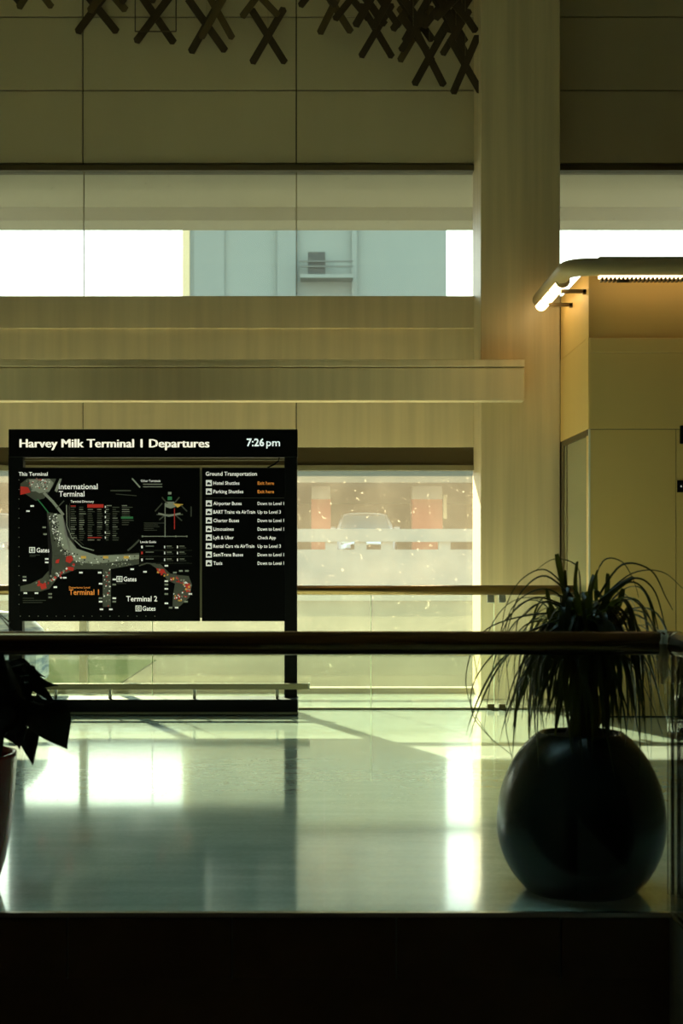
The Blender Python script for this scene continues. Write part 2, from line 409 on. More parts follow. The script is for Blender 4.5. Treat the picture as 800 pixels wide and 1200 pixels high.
box('sign_dot', M['map_white'], xx(796.5, YK), xx(798, YK), YK-.017, YK-.014, zx(571, YK), zx(569, YK), ks)

# cornice lamp: an L of rounded housing with a lit diffuser beneath
cl = thing('cornice_lamp', (1.97, 11.5, 3.6), 'lit bronze cornice lamp wrapping the top corner of the tan enclosure', 'lamp')
Yl = 11.52; zl = zx(313, Yl)
def arc_pts(z, inset=0):
    x0 = 1.975+inset; y0 = Yl+inset; R = .16-inset*.5
    pts = [(x0, 13.02, z), (x0, y0+R, z)]
    for k in range(1, 8):
        a = k/8*pi/2
        pts.append((x0+R-R*cos(a), y0+R-R*sin(a), z))
    pts += [(x0+R, y0, z), (K2, y0, z)]
    return pts
rod('housing', mat('lamp_housing', (.42, .31, .14), .5), arc_pts(zl), .072, cl, 16)
o = PW[cl.name]
box('top_cap', mat('lamp_cap', (.30, .23, .12), .6), xx(700, Yl), K2, Yl-.02, YK+.1, zl+.03, zl+.085, cl, .02)
# side diffuser, three lit segments
for k in range(3):
    y0 = 11.86+k*.40
    rod('diffuser', M['diffuser'], [(1.985, y0, zl-.04), (1.985, y0+.02, zl-.045), (1.985, y0+.37, zl-.045), (1.985, y0+.39, zl-.04)], [.04, .056, .056, .04], cl, 16)
    rod('clip', M['steel'], [(1.985, y0-.012, zl-.045), (1.985, y0+.003, zl-.045)], .061, cl, 16)
box('diffuser', M['diffuser'], xx(702, Yl), K2, Yl-.01, Yl+.05, zl-.088, zl-.055, cl)
xg = xx(704, Yl)
g = BM()
while xg < K2:
    bx(g, xg-o.x, xg+.018-o.x, Yl-.02-o.y, Yl+.055-o.y, zl-.116-o.z, zl-.086-o.z); xg += .034
gr = obj('louvre_teeth', g, M['bronze'], cl)
gr['kind'] = 'stuff'
for xq in (xx(722, Yl), xx(860, Yl)):
    box('clip', M['bronze'], xq, xq+.1, Yl-.03, Yl+.0, zl-.128, zl-.105, cl, .004)
for y in (11.95, 12.6):
    box('bracket', M['bronze'], 1.99, 2.20, y, y+.03, zl-.13, zl-.10, cl)
    box('bracket', M['bronze'], 2.17, 2.20, y, y+.03, zl-.14, zl-.10, cl)
for xq in (2.6, 3.6, 4.6):
    box('bracket', M['steel'], xq, xq+.03, Yl, YK+.01, zl-.04, zl-.01, cl)

# ------------------------------------------------------------------ terminal sign
YS = 12.10
def su(u): return xx(u, YS)
def sv(v): return zx(v, YS)
sg = thing('terminal_sign', (su(179), YS+.05, 0), 'tall black terminal directory sign with map and clock, left of the column', 'sign')
SD = YS+.10
box('post', M['black'], su(333), su(348), YS, SD, .0, sv(533), sg, .006)
box('post', M['black'], su(10), su(26), YS, SD, .0, sv(533), sg, .006)
box('header', M['board'], su(10), su(348.5), YS-.005, SD, sv(536), sv(503), sg, .005)
box('side_strip', M['black'], su(10), su(27), YS-.002, SD-.01, sv(728), sv(533), sg)
box('crossbar', M['frame'], su(26), su(333), YS+.055, YS+.075, sv(539), sv(537), sg)
bl = box('map_board', M['board'], su(22), su(234), YS-.004, YS+.05, sv(728), sv(548), sg, .004)
br = box('transport_board', M['board'], su(236.5), su(334), YS-.004, YS+.05, sv(728), sv(548), sg, .004)
box('base', M['black'], su(40), su(349), YS-.16, SD+.05, .0, .135, sg, .006)
box('base_edge', M['frame'], su(40), su(350), YS-.17, YS-.15, .012, .03, sg)
box('foot_rail', M['frame'], su(40), su(361), YS-.12, YS-.08, .215, .265, sg, .008)
for u in (68, 131, 229, 325):
    rod('rail_post', M['steel'], [(su(u), YS-.1, .13), (su(u), YS-.1, .22)], .014, sg, 8)
box('rail_end', M['steel'], su(361), su(363), YS-.122, YS-.078, .213, .268, sg)
box('joint_strip', M['frame'], su(233.6), su(236.9), YS+.01, YS+.03, sv(724), sv(550), sg)
# loose cable across the slot
rod('cable', M['black'], [(su(327)+.0, YS+.03, sv(536)), (su(326), YS+.03, sv(540)), (su(321), YS+.03, sv(544)), (su(313), YS+.03, sv(548))], .008, sg, 6)

base_pt = PW[sg.name]
YT = YS-.0065
dg = None
def text(name, s, u0, u1, vb, cap, m, parent=sg, bold=.012, fit=True):
    """flat print: baseline vb, capital height cap pixels, stretched to span u0..u1"""
    cu = bpy.data.curves.new(name, 'FONT'); cu.body = s; cu.size = 1; cu.offset = bold if name != 'title_lettering' else 0; cu.resolution_u = 2
    ob = bpy.data.objects.new('t', cu); C.objects.link(ob)
    bpy.context.view_layer.update()
    me = bpy.data.meshes.new_from_object(ob.evaluated_get(bpy.context.evaluated_depsgraph_get()))
    bpy.data.objects.remove(ob); bpy.data.curves.remove(cu)
    xs = [v.co.x for v in me.vertices]; x0, x1 = min(xs), max(xs)
    ky = cap/CAP; px = YS/F
    kx = (u1-u0)/(x1-x0) if fit else ky
    for v in me.vertices:
        uu = u0+(v.co.x-x0)*kx; vv = vb-v.co.y*ky
        v.co = Vector((su(uu), YT, sv(vv)))-base_pt
    if name == 'title_lettering':   # a heavier face: the print repeated a hair to the side
        bm = bmesh.new(); bm.from_mesh(me); bm.verts.ensure_lookup_table(); bm.edges.ensure_lookup_table(); bm.faces.ensure_lookup_table()
        for dx in (-.0035, .0035):
            g = bmesh.ops.duplicate(bm, geom=bm.verts[:len(me.vertices)]+bm.edges[:len(me.edges)]+bm.faces[:len(me.polygons)])['geom']
            for e in g:
                if isinstance(e, bmesh.types.BMVert): e.co.x += dx; e.co.y -= .0002*(1 if dx > 0 else 2)
            bm.verts.ensure_lookup_table(); bm.edges.ensure_lookup_table(); bm.faces.ensure_lookup_table()
        bm.to_mesh(me); bm.free()
    me.materials.clear(); me.materials.append(m); me.name = name
    o = bpy.data.objects.new(name, me); C.objects.link(o); o.parent = parent
    return o
cu = bpy.data.curves.new('h', 'FONT'); cu.body = 'H'; cu.size = 1
ob = bpy.data.objects.new('t', cu); C.objects.link(ob); bpy.context.view_layer.update()
me = bpy.data.meshes.new_from_object(ob.evaluated_get(bpy.context.evaluated_depsgraph_get())); CAP = max(v.co.y for v in me.vertices)
bpy.data.objects.remove(ob); bpy.data.curves.remove(cu); bpy.data.meshes.remove(me)

text('title_lettering', 'Harvey Milk Terminal 1 Departures', 23.5, 245, 524.3, 9.6, M['txt'], bold=.011)
text('clock_digits', '7:26', 289, 309.5, 522.8, 8.6, M['txt2'], bold=.018)
text('clock_suffix', 'pm', 312, 328, 522.8, 8.3, M['txt2'], bold=.006)
text('map_lettering', 'This Terminal', 22, 56, 557.6, 4.3, M['txt_s'])
text('map_lettering', 'International', 69, 114.5, 573.2, 6.2, M['txt_s'])
text('map_lettering', 'Terminal', 69, 99, 581.8, 6.2, M['txt_s'])
text('map_lettering', 'Terminal Directory', 83, 110, 589, 2.6, M['txt_s'], bold=.01)
text('map_lettering', 'Other Terminals', 165, 188, 564.8, 2.6, M['txt_s'], bold=.01)
text('map_lettering', 'Levels Guide', 164.5, 183, 636.3, 2.6, M['txt_s'], bold=.01)
text('map_lettering', 'Gates', 43, 58, 647.3, 5.2, M['txt_s'])
text('map_lettering', 'Gates', 144.8, 160, 681.2, 5.2, M['txt_s'])
text('map_lettering', 'Gates', 167, 182.3, 715.6, 5.2, M['txt_s'])
text('map_lettering', 'Terminal 2', 148, 184.3, 704.6, 6.0, M['txt_s'])
text('map_lettering', 'Terminal 1', 81, 116, 697, 6.2, M['orange'])
text('map_lettering', 'Departures Level', 81, 105.5, 689.5, 2.2, M['orange'], bold=.01)
text('heading_lettering', 'Ground Transportation', 241, 301, 557.5, 4.6, M['txt_s'])
rows = [('Hotel Shuttles', 280.5, 'Exit here', 321, 1), ('Parking Shuttles', 285, 'Exit here', 321, 1),
        ('Airporter Buses', 283, 'Down to Level 1', 332.6, 0), ('BART Trains via AirTrain', 299, 'Up to Level 3', 329, 0),
        ('Charter Buses', 280, 'Down to Level 1', 332.6, 0), ('Limousines', 273.8, 'Down to Level 1', 332.6, 0),
        ('Lyft & Uber', 273.8, 'Check App', 323, 0), ('Rental Cars via AirTrain', 298, 'Up to Level 3', 329, 0),
        ('SamTrans Buses', 284.8, 'Down to Level 1', 332.6, 0), ('Taxis', 260.5, 'Down to Level 1', 332.6, 0)]
for (a, ua, b, ub, orr), vc in zip(rows, (566.2, 576.1, 590, 600, 610, 620, 630, 640, 650, 660)):
    text('row_lettering', a, 250, ua, vc+1.9, 3.9, M['txt_s'], bold=.011)
    text('status_lettering', b, 301.8, ub, vc+1.9, 3.8, M['orange'] if orr else M['txt_s'], bold=.008)
    # pictogram: white square with a dark vehicle shape
    bm = BM()
    def q(u0, u1, v0, v1, mi, d=0): bx(bm, su(u0)-base_pt.x, su(u1)-base_pt.x, YT-d-base_pt.y, YT+.001-base_pt.y, sv(v1)-base_pt.z, sv(v0)-base_pt.z, mi)
    q(241.2, 248.2, vc-3.6, vc+3.4, 0)
    q(242.7, 246.8, vc-.2, vc+1.6, 1, .0012); q(243.4, 245.6, vc-1.2, vc-.1, 1, .0012)
    q(242.9, 243.8, vc+1.6, vc+2.2, 1, .0012); q(245.6, 246.5, vc+1.6, vc+2.2, 1, .0012)
    obj('pictogram', bm, [M['map_white'], M['board']], sg)
bm = BM(); bx(bm, su(241)-base_pt.x, su(333)-base_pt.x, YT-base_pt.y, YT+.001-base_pt.y, sv(583.8), sv(583.4)); obj('divider', bm, M['map_dark'], sg)

# the map artwork: flat print on the board
bm = BM()
MM = [M['map_dark'], M['map_mid'], M['map_white'], M['map_red'], M['map_green'], M['map_amber'], M['board']]
lay = [0]
def mpoly(pts, mi):
    lay[0] += 1; y = YT+.0015-.000008*lay[0]
    vs = [bm.verts.new(Vector((su(u), y, sv(v)))-base_pt) for u, v in pts]
    f = bm.faces.new(vs); f.material_index = mi
    bmesh.ops.triangulate(bm, faces=[f])
def mrect(u, v, w_, h_, mi, a=0):
    c, s = cos(a), sin(a)
    mpoly([(u+x*c-y*s, v+x*s+y*c) for x, y in ((-w_/2, -h_/2), (w_/2, -h_/2), (w_/2, h_/2), (-w_/2, h_/2))], mi)
def mline(p, w_, mi):
    for (a, b), (c, d) in zip(p[:-1], p[1:]):
        L = math.hypot(c-a, d-b); mrect((a+c)/2, (b+d)/2, L+w_*.5, w_, mi, math.atan2(d-b, c-a))
mpoly([(55, 600), (61, 640), (61, 664), (50, 677), (36, 684), (24, 687), (24, 693), (48, 693), (58, 690), (69, 675), (90, 667), (129, 667), (163, 661), (163, 648), (114, 651), (90, 643), (77, 624), (73, 603)], 0)
mpoly([(67, 603), (73.5, 603), (75.5, 624), (90, 643), (114, 651), (163, 650), (163, 655), (110, 661), (86, 657), (72, 640), (66, 620)], 1)
mpoly([(24, 575), (24, 567), (32, 561), (66, 561), (62, 570), (52, 584), (42, 587)], 0)
mpoly([(34, 562), (58, 561), (63, 566), (58, 576), (46, 578), (37, 573)], 1)
mpoly([(24, 570), (33, 571), (36, 577), (24, 580)], 3)
mpoly([(64, 575), (70, 561), (72.5, 561), (67, 577)], 1)
mline([(52, 578), (62, 588), (74, 603)], 3.2, 1); mline([(44, 585), (50, 592), (57, 601)], 1.2, 4); mline([(66, 596), (75, 587)], 1.2, 0)
mpoly([(120.5, 664), (130, 664), (130, 711), (120.5, 711)], 0)
mline([(163, 663), (172, 660), (182, 661), (191, 668)], 1.4, 0)
mpoly([(176, 661), (188, 661), (199, 672), (210, 674), (221, 675), (225, 685), (222, 700), (210, 711), (202, 711), (203, 696), (205, 684), (196, 680), (190, 671)], 0)
mline([(78, 592), (78.5, 616), (84, 630), (96, 641), (110, 645)], 1.0, 1)
mline([(80.5, 592), (81, 616), (86, 628), (98, 638.5)], .5, 0)
mline([(150, 645), (156, 640), (163, 633)], 2, 0); mline([(155, 561), (164, 571)], 1.6, 1)
rnd = random.Random(3)
def scatter(pts, n, spread, mis, s0=.8, s1=1.7):
    for _ in range(int(n*1.6)):
        t = rnd.random()*(len(pts)-1); i = int(t); f = t-i
        u = pts[i][0]*(1-f)+pts[i+1][0]*f+rnd.uniform(-1, 1)*spread; v = pts[i][1]*(1-f)+pts[i+1][1]*f+rnd.uniform(-1, 1)*spread
        mrect(u, v, rnd.uniform(s0, s1), rnd.uniform(s0, s1), rnd.choice(mis), rnd.random()*.8)
scatter([(62, 604), (66, 625), (72, 645), (90, 655), (120, 658), (158, 655)], 110, 4.5, [1, 1, 2, 2, 0, 6])
scatter([(64, 600), (66, 625)], 22, 4, [2, 1, 6])
scatter([(36, 566), (58, 568)], 46, 5.5, [1, 1, 2, 0, 3])
scatter([(84, 663), (70, 674), (60, 680), (44, 686)], 26, 4, [3, 3, 2, 1], 1.2, 2.8)
mpoly([(78, 652), (84, 651), (86, 656), (82, 660), (77, 658)], 3); mpoly([(80, 664), (87, 665), (86, 669), (80, 668)], 3)
mpoly([(46, 684), (53, 684), (55, 689), (49, 691)], 3); mpoly([(66, 656), (70, 655), (69, 660), (65, 660)], 3)
mpoly([(183, 666), (192, 667), (194, 671), (186, 672)], 3); mpoly([(219, 683), (223, 684), (223, 694), (218, 692)], 3)
for u in (98, 124, 148): mrect(u, 653, 6, 3, 5)
scatter([(186, 668), (200, 678), (212, 680), (221, 688), (212, 704), (206, 698)], 44, 3, [3, 3, 2, 1, 5], 1.0, 2.4)
scatter([(125, 667), (125, 708)], 22, 4.2, [2, 1, 0, 3], 1, 2)
scatter([(95, 660), (130, 662), (158, 662)], 20, 1.6, [0, 1])
for u, v in ((39, 575), (33, 599), (38, 593), (52, 618), (53, 626), (55, 655), (55, 659), (29, 676), (29, 680), (76, 677), (65, 688), (95, 671), (117, 671), (118, 684), (134, 679), (134, 685), (118, 701), (118, 705), (134, 701), (134, 705), (119, 714), (130, 714), (30, 695), (43, 695), (59, 696), (59, 700), (155, 667), (170, 670), (195, 663), (212, 669), (219, 669), (195, 681), (195, 685), (195, 690), (195, 696), (195, 707), (200, 712), (207, 712), (218, 705), (223, 696), (205, 671)):
    mrect(u, v, 4.2, 1.9, 2 if rnd.random() < .6 else 1)
for i in range(16): mrect(24+i*10.5, 722, .9, .9, 1)
for i in range(14): mrect(22.5, 562.5+i*11.2, 1.2, .7, 1)
for u, v in ((34.3, 641.2), (136.5, 675.2), (158.8, 709.6)):
    mrect(u+3.6, v+3.3, 7, 6.8, 2); mrect(u+3.6, v+3.3, 5.2, 5, 0)
    mrect(u+3.6, v+3.3, 2.6, 3.4, 2); mrect(u+3.9, v+3.3, 1.2, 1.6, 0)
for u0, u1, v in ((35, 47, 650.5), (35, 42, 652), (137, 148, 683.8), (27, 40, 701), (27, 54, 703.5), (27, 50, 706)): mrect((u0+u1)/2, v, u1-u0, .6, 0)
# directory table
for c0, c1 in ((83, 91), (93, 101), (103, 112), (114, 121), (124, 130), (132, 140), (143, 158)):
    for r in range(16):
        if c0 == 143 and r > 8: continue
        v = 594.5+r*2.55; L = (c1-c0)*rnd.uniform(.5, 1)
        mrect(c0+L/2, v, L, .9, 1 if (rnd.random() < .25) else 0)
mrect(112, 593, 19, 4, 3); mrect(86, 593, 6, 1, 3); mrect(111, 630, 16, 1, 3); mrect(149, 606.7, 14, 2.4, 4); mrect(128, 592.6, 6, 1, 1); mrect(146, 592.6, 6, 1, 1)
for v in (594, 600, 606, 612, 624, 630): mrect(123.6, v, 1.2, 2.6, 2)
mline([(82, 590), (82, 634)], .4, 0); mline([(130, 575), (153, 575)], 1.4, 0); mline([(136, 579), (160, 581)], .8, 0)
# overview map
mpoly([(194, 588), (204, 588), (206, 594), (200, 596), (194, 594)], 1); mpoly([(203, 590), (215, 591), (208, 595)], 5)
for a in ((182, 599, 190, 590), (190, 583, 196, 590), (210, 583, 205, 589), (212, 592, 219, 599), (184, 603, 214, 603), (187, 609, 193, 604), (206, 604, 213, 610)):
    mline([a[:2], a[2:]], 1.4, 0)
mline([(186, 602), (198, 604.5), (211, 602)], 2.2, 1); mrect(199, 578, 4, 3, 1); mrect(199, 584, 5, 4, 4)
mline([(193.5, 590), (193.5, 628)], .9, 1); mline([(204.5, 596), (204.5, 620)], 1, 3); mline([(167, 628.5), (219, 628.5)], .8, 1)
for u in (167, 193.5, 206, 219): mrect(u, 628.5, 1.6, 1.8, 1)
for r in range(5): mline([(169, 613+r*2.1), (169+rnd.uniform(10, 26), 613+r*2.1)], .7, 0)
for v in (567.5, 570.5): mline([(168, v), (190, v)], .9, 1)
mline([(224, 594), (224, 605)], 1.6, 0)
for r, v in enumerate((641, 648, 656)):
    mrect(166.5, v, 2, 3, (2, 3, 2)[r]); mline([(171, v-1), (180, v-1)], .8, 1)
    for c in (193, 208):
        mrect(c, v, 1.3, 3, 2); mline([(195.5+c-193, v-1), (201+c-193, v-1)], .8, 1); mline([(195.5+c-193, v+1), (203+c-193, v+1)], .7, 0)
    mline([(164, v+4), (225, v+4)], .25, 0)
ma = obj('map_artwork', bm, MM, sg, keep=True)

# ------------------------------------------------------------------ hanging X ornaments
def ornament(u, v, Y, hw, hh, m, tw, label, tilt=0):
    p = at(u, v, Y); s = Y/F
    t = thing('hanging_ornament', p, label, 'ornament', 'hanging wooden crosses')
    for sgn in (-1, 1):
        bm = BM(); L = sqrt(hw*hw+hh*hh)*s; wd = tw*s/2; y0 = -.009 if sgn > 0 else 0
        pts = [(-wd, -L*.93), (-wd*.2, -L), (wd, -L*.95), (wd, L*.93), (wd*.2, L), (-wd, L*.95)]
        a = math.atan2(hw*sgn, hh)+tilt; c, s2 = cos(a), sin(a)
        vs0 = [bm.verts.new((x*c+z*s2, y0, -x*s2+z*c)) for x, z in pts]
        vs1 = [bm.verts.new((x*c+z*s2, y0+.009, -x*s2+z*c)) for x, z in pts]
        n = len(pts); bm.faces.new(vs0); bm.faces.new(vs1[::-1])
        for k in range(n): bm.faces.new((vs0[k], vs1[k], vs1[(k+1) % n], vs0[(k+1) % n]))
        obj('slat', bm, m, t)
    bm = BM(); tube(bm, [(0, .0, 0), (0, .0, ZC-p.z)], .0015, 5); obj('wire', bm, M['frame'], t)
    return t
XO = [(113, 8, 24, 31, 9, 0, 'third from the left in the bottom fringe'), (125, -14, 22, 28, 9, 1, 'small tip just beside the third cross'),
      (182, 19, 23, 32, 9, 0, 'hanging over a thin square wire frame'), (242, 29, 21, 33, 9, 0, 'just left of the lone low cross'),
      (254, 12, 19, 34, 8, 1, 'paler, behind the cross left of the lone one'), (314, 42, 20, 33, 8.5, 0, 'whole and alone, hanging free of the others'),
      (391, 6, 19, 34, 8.5, 1, 'paler, left of the dense cluster'), (441, 36, 19, 32, 8, 0, 'lowest on the left of the dense cluster'),
      (303, -6, 22, 26, 8, 1, 'paler, above the lone low cross'), (412, -2, 21, 26, 8, 0, 'at the frame top where the dense cluster begins'),
      (432, 3, 18, 28, 9, 0, 'upper left of the dense cluster'), (451, 7, 16, 26, 8, 0, 'upper middle of the dense cluster'),
      (487, 40, 20, 33, 8, 1, 'paler, behind the second lowest cross'), (477, 12, 17, 25, 8.5, 0, 'over the paler cross in the cluster'),
      (489, 22, 17, 27, 9, 0, 'thickly overlapped near the cluster middle'), (484, 38, 16, 22, 8, 0, 'short one in the cluster middle'),
      (503, 67, 18, 34, 8.5, 0, 'second lowest, left of the lowest one by the column'), (515, 8, 18, 26, 8, 0, 'high one left of the column'),
      (528, 20, 18, 30, 8.5, 0, 'high one nearer the column'), (541, 12, 17, 26, 8.5, 0, 'high one closest to the column'),
      (534, 38, 15, 28, 8, 0, 'middle height, close to the column'), (545, 76, 17, 34, 8.5, 0, 'lowest of all, touching the column edge in view'),
      (530, 2, 20, 22, 8, 0, 'cut by the frame top near the column'), (5, -18, 20, 24, 8, 0, 'tip in the top left corner'),
      (40, -18, 20, 28, 8, 1, 'paler tip, second from the top left corner'), (160, -24, 20, 28, 8, 0, 'tip between the second pair of crosses'),
      (372, -18, 22, 26, 8, 0, 'tip cut by the frame top, left of the cluster')]
for i, (u, v, hw, hh, tw, pale, d) in enumerate(XO):
    Y = 13.82-.0195*i
    ornament(u, v, Y, hw, hh, M['wood2' if pale else 'wood'], tw, ('pale' if pale else 'dark')+' brown hanging X cross, '+d, random.uniform(-.06, .06))
# thin frame hung behind one cross
p = at(182, 8, 13.70)
fr = thing('wire_frame_ornament', p, 'thin square wire frame hanging behind a brown X cross', 'ornament')
s = 13.7/F
for a, b in (((-24, -26), (-24, 28)), ((-24, 28), (24, 28)), ((24, 28), (24, -26))):
    bm = BM(); tube(bm, [(a[0]*s, .02, -a[1]*s), (b[0]*s, .02, -b[1]*s)], .006, 6); obj('rod', bm, M['wood'], fr)
bm = BM(); tube(bm, [(0, .02, .2), (0, .02, ZC-p.z)], .0015, 5); obj('wire', bm, M['frame'], fr)

# ------------------------------------------------------------------ round green pot with ponytail palm
PX, PY, PR, PZ = 1.048, 5.815, .342, .262
pp = thing('round_planter', (PX, PY, 0), 'big round dark green glazed pot at the right end of the floor edge', 'planter')
prof = []
for k in range(37):
    a = math.radians(-50+k/36*(50+59))
    prof.append((PR*cos(a), .272+(.355 if a < 0 else .425)*sin(a)))
zt_ = prof[-1][1]; rt = prof[-1][0]
prof += [(rt-.006, zt_+.004), (rt-.016, zt_+.003), (rt-.024, zt_-.006), (rt-.028, zt_-.04)]
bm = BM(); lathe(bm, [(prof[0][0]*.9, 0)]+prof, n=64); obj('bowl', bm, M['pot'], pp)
bm = BM(); lathe(bm, [(.001, zt_-.008), (rt-.027, zt_-.014)], n=32, capb=False); obj('soil', bm, M['soil'], pp)
bm = BM(); lathe(bm, [(prof[0][0]*.93, -.0), (prof[0][0]*.96, .012)], n=48, capt=True); obj('foot_ring', bm, M['black'], pp)

pl = thing('ponytail_palm', (PX+.015, PY, zt_-.02), 'ponytail palm with long thin drooping leaves, growing in the round green pot', 'plant')
bm = BM()
tube(bm, [(0, 0, -.02), (0, 0, .01), (-.004, 0, .05), (.003, .004, .10), (0, 0, .20), (.01, 0, .32), (.01, 0, .42)], [.11, .085, .064, .056, .055, .055, .03], 16)
obj('trunk', bm, M['bark'], pl)
ZB0 = zt_-.02
def strip_leaf(R, up, drop, wid, seed, twist=0):
    """arching strap: rises by up, then falls drop below its root, reaching R out"""
    r_ = random.Random(seed); bm = BM(); n = 18; rows_ = []
    side_ = r_.uniform(-.12, .12); curl = r_.uniform(.0, .15)
    for i in range(n+1):
        t = i/n
        r = R*(1-(1-t)**2.0)*(1-.18*curl*t*t)
        z = up*4*t*(1-t)*(1.15-.3*t)-drop*t**2.1
        y = side_*R*t*t + .01*sin(t*7+seed)
        wv = wid*(min(1, .55+t*3)*(1-t**4.0)+.06)
        zc = -.25*wv
        rows_.append([bm.verts.new((r, y-wv/2, z)), bm.verts.new((r, y, z+zc)), bm.verts.new((r, y+wv/2, z))])
    for i in range(n):
        for j in range(2):
            bm.faces.new((rows_[i][j], rows_[i][j+1], rows_[i+1][j+1], rows_[i+1][j])).smooth = True
    me = bpy.data.meshes.new('leaf'); bm.to_mesh(me); bm.free(); return me
protos = []
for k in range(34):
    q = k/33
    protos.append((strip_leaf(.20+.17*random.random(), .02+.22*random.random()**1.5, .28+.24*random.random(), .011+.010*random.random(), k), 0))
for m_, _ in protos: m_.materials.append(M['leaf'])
Zc = zx(748, PY)-ZB0
for i in range(262):
    me = random.choice(protos)[0]
    o = bpy.data.objects.new('leaf', me); C.objects.link(o); o.parent = pl
    a = random.uniform(0, 2*pi)
    rr = .028
    o.location = (rr*cos(a)+random.gauss(0, .035), rr*sin(a)+random.gauss(0, .02), Zc+random.uniform(-.10, .09))
    o.rotation_euler = (random.uniform(-.15, .15), random.uniform(-.3, .22), a)
    s_ = random.uniform(.7, 1.06); o.scale = (s_*(1-.38*max(0, -sin(a))), random.uniform(.9, 1.4), s_*random.uniform(.9, 1.12))
# upright broad straps in the crown
up_specs = [(-.10, .0, .30, .030, 2.95), (-.02, .02, .24, .022, 1.7), (.0, -.02, .27, .020, 2.2), (.05, .0, .22, .024, .5), (.08, .02, .20, .02, .2), (-.05, .0, .22, .018, 3.6), (.02, .03, .20, .02, 5.0), (.10, .0, .16, .018, 6.0)]
def blade(L, wid, lean, bend):
    bm = BM(); n = 10; rows_ = []
    for i in range(n+1):
        t = i/n; x = lean*t+bend*t**3; z = L*t-abs(bend)*.6*t**3; wv = wid*(1-.3*t) if t < .97 else wid*.55
        rows_.append([bm.verts.new((x, -wv/2, z)), bm.verts.new((x+.006, 0, z)), bm.verts.new((x, wv/2, z))])
    for i in range(n):
        for j in range(2): bm.faces.new((rows_[i][j], rows_[i][j+1], rows_[i+1][j+1], rows_[i+1][j])).smooth = True
    return bm
def blade_leaf(u0, v0, u1, v1, wpx, bendpx=0, m='leaf'):
    """a flat strap facing the room from a root to a tip"""
    a = at(u0, v0, PY)-Vector(pl.location); b = at(u1, v1, PY-.03)-Vector(pl.location)
    bm = BM(); n = 12; rows_ = []
    d = (b-a); nrm = Vector((-d.z, 0, d.x)).normalized()
    for i in range(n+1):
        t = i/n; c = a+d*t+nrm*(bendpx*PY/F*sin(pi*t))
        wv = wpx*PY/F*(1-.35*t)*(1 if t < .95 else .7)
        c2 = nrm*(wv/2)
        rows_.append([bm.verts.new(c-c2), bm.verts.new(c+Vector((0, -.008, 0))), bm.verts.new(c+c2)])
    for i in range(n):
        for j in range(2): bm.faces.new((rows_[i][j], rows_[i][j+1], rows_[i+1][j+1], rows_[i+1][j])).smooth = True
    return obj('leaf', bm, M[m], pl)
blade_leaf(676, 735, 652, 649, 10, 2)
for a in ((690, 735, 676, 658, 6, 8), (672, 735, 662, 668, 5, 3), (694, 732, 712, 672, 8, -6), (700, 735, 742, 676, 9, 10), (690, 738, 700, 668, 5, 4), (705, 738, 730, 690, 10, -4), (668, 740, 640, 690, 7, 6),
          (684, 740, 690, 700, 14, 0), (676, 742, 668, 705, 12, 0), (700, 742, 716, 705, 14, 0), (660, 742, 642, 712, 9, 4), (712, 742, 736, 712, 9, -4)):
    blade_leaf(*a)
blade_leaf(702, 815, 700, 855, 6, 2, 'leaf_dry')
# long outlying arcs, bare against the bright floor
def arc_leaf(pts, wpx=2.2, dy=0):
    loc = Vector(pl.location); P_ = [at(u, v, PY+dy)-loc for u, v in pts]
    out = []
    for i in range(len(P_)-1):
        p0, p1, p2, p3 = P_[max(i-1, 0)], P_[i], P_[i+1], P_[min(i+2, len(P_)-1)]
        for k in range(6):
            t = k/6
            out.append(.5*((2*p1)+(p2-p0)*t+(2*p0-5*p1+4*p2-p3)*t*t+(3*p1-p0-3*p2+p3)*t**3))
    out.append(P_[-1]); bm = BM(); n = len(out)
    tube(bm, out, [max(.0006, wpx*PY/F*.5*(1-.75*i/n)) for i in range(n)], 5); obj('leaf', bm, M['leaf'], pl)
arc_leaf([(672, 720), (620, 740), (580, 765), (555, 800), (553, 835), (572, 862), (600, 885)], 2.6, -.1)
arc_leaf([(670, 725), (630, 752), (605, 790), (592, 840), (600, 890)], 2.6, -.15)
arc_leaf([(668, 715), (600, 725), (562, 745), (546, 790), (553, 830), (578, 870)], 2.2, .05)
arc_leaf([(672, 700), (640, 668), (610, 680), (592, 712), (588, 740)], 2.2)
arc_leaf([(675, 705), (640, 675), (612, 692), (598, 725), (590, 760)], 2.8, -.1)
arc_leaf([(680, 700), (676, 664), (650, 655), (628, 668)], 2, .1)
arc_leaf([(690, 700), (706, 658), (728, 658), (742, 680), (748, 700)], 2.2, .05)
arc_leaf([(700, 700), (728, 662), (762, 668), (780, 700), (788, 715)], 3.0, -.05)
arc_leaf([(705, 700), (740, 672), (775, 670), (800, 690)], 2.2, .05)
arc_leaf([(700, 705), (740, 678), (765, 690), (778, 730), (783, 760)], 3.0, -.1)
arc_leaf([(702, 705), (738, 682), (760, 700), (772, 745), (778, 800)], 2.8, .0)
arc_leaf([(674, 715), (630, 700), (600, 718), (586, 742), (584, 800)], 2.6, -.05)
arc_leaf([(674, 712), (640, 690), (606, 705), (592, 742), (598, 830)], 2.4, .02)
arc_leaf([(674, 720), (640, 705), (615, 720), (604, 742), (602, 850)], 2.6, -.12)

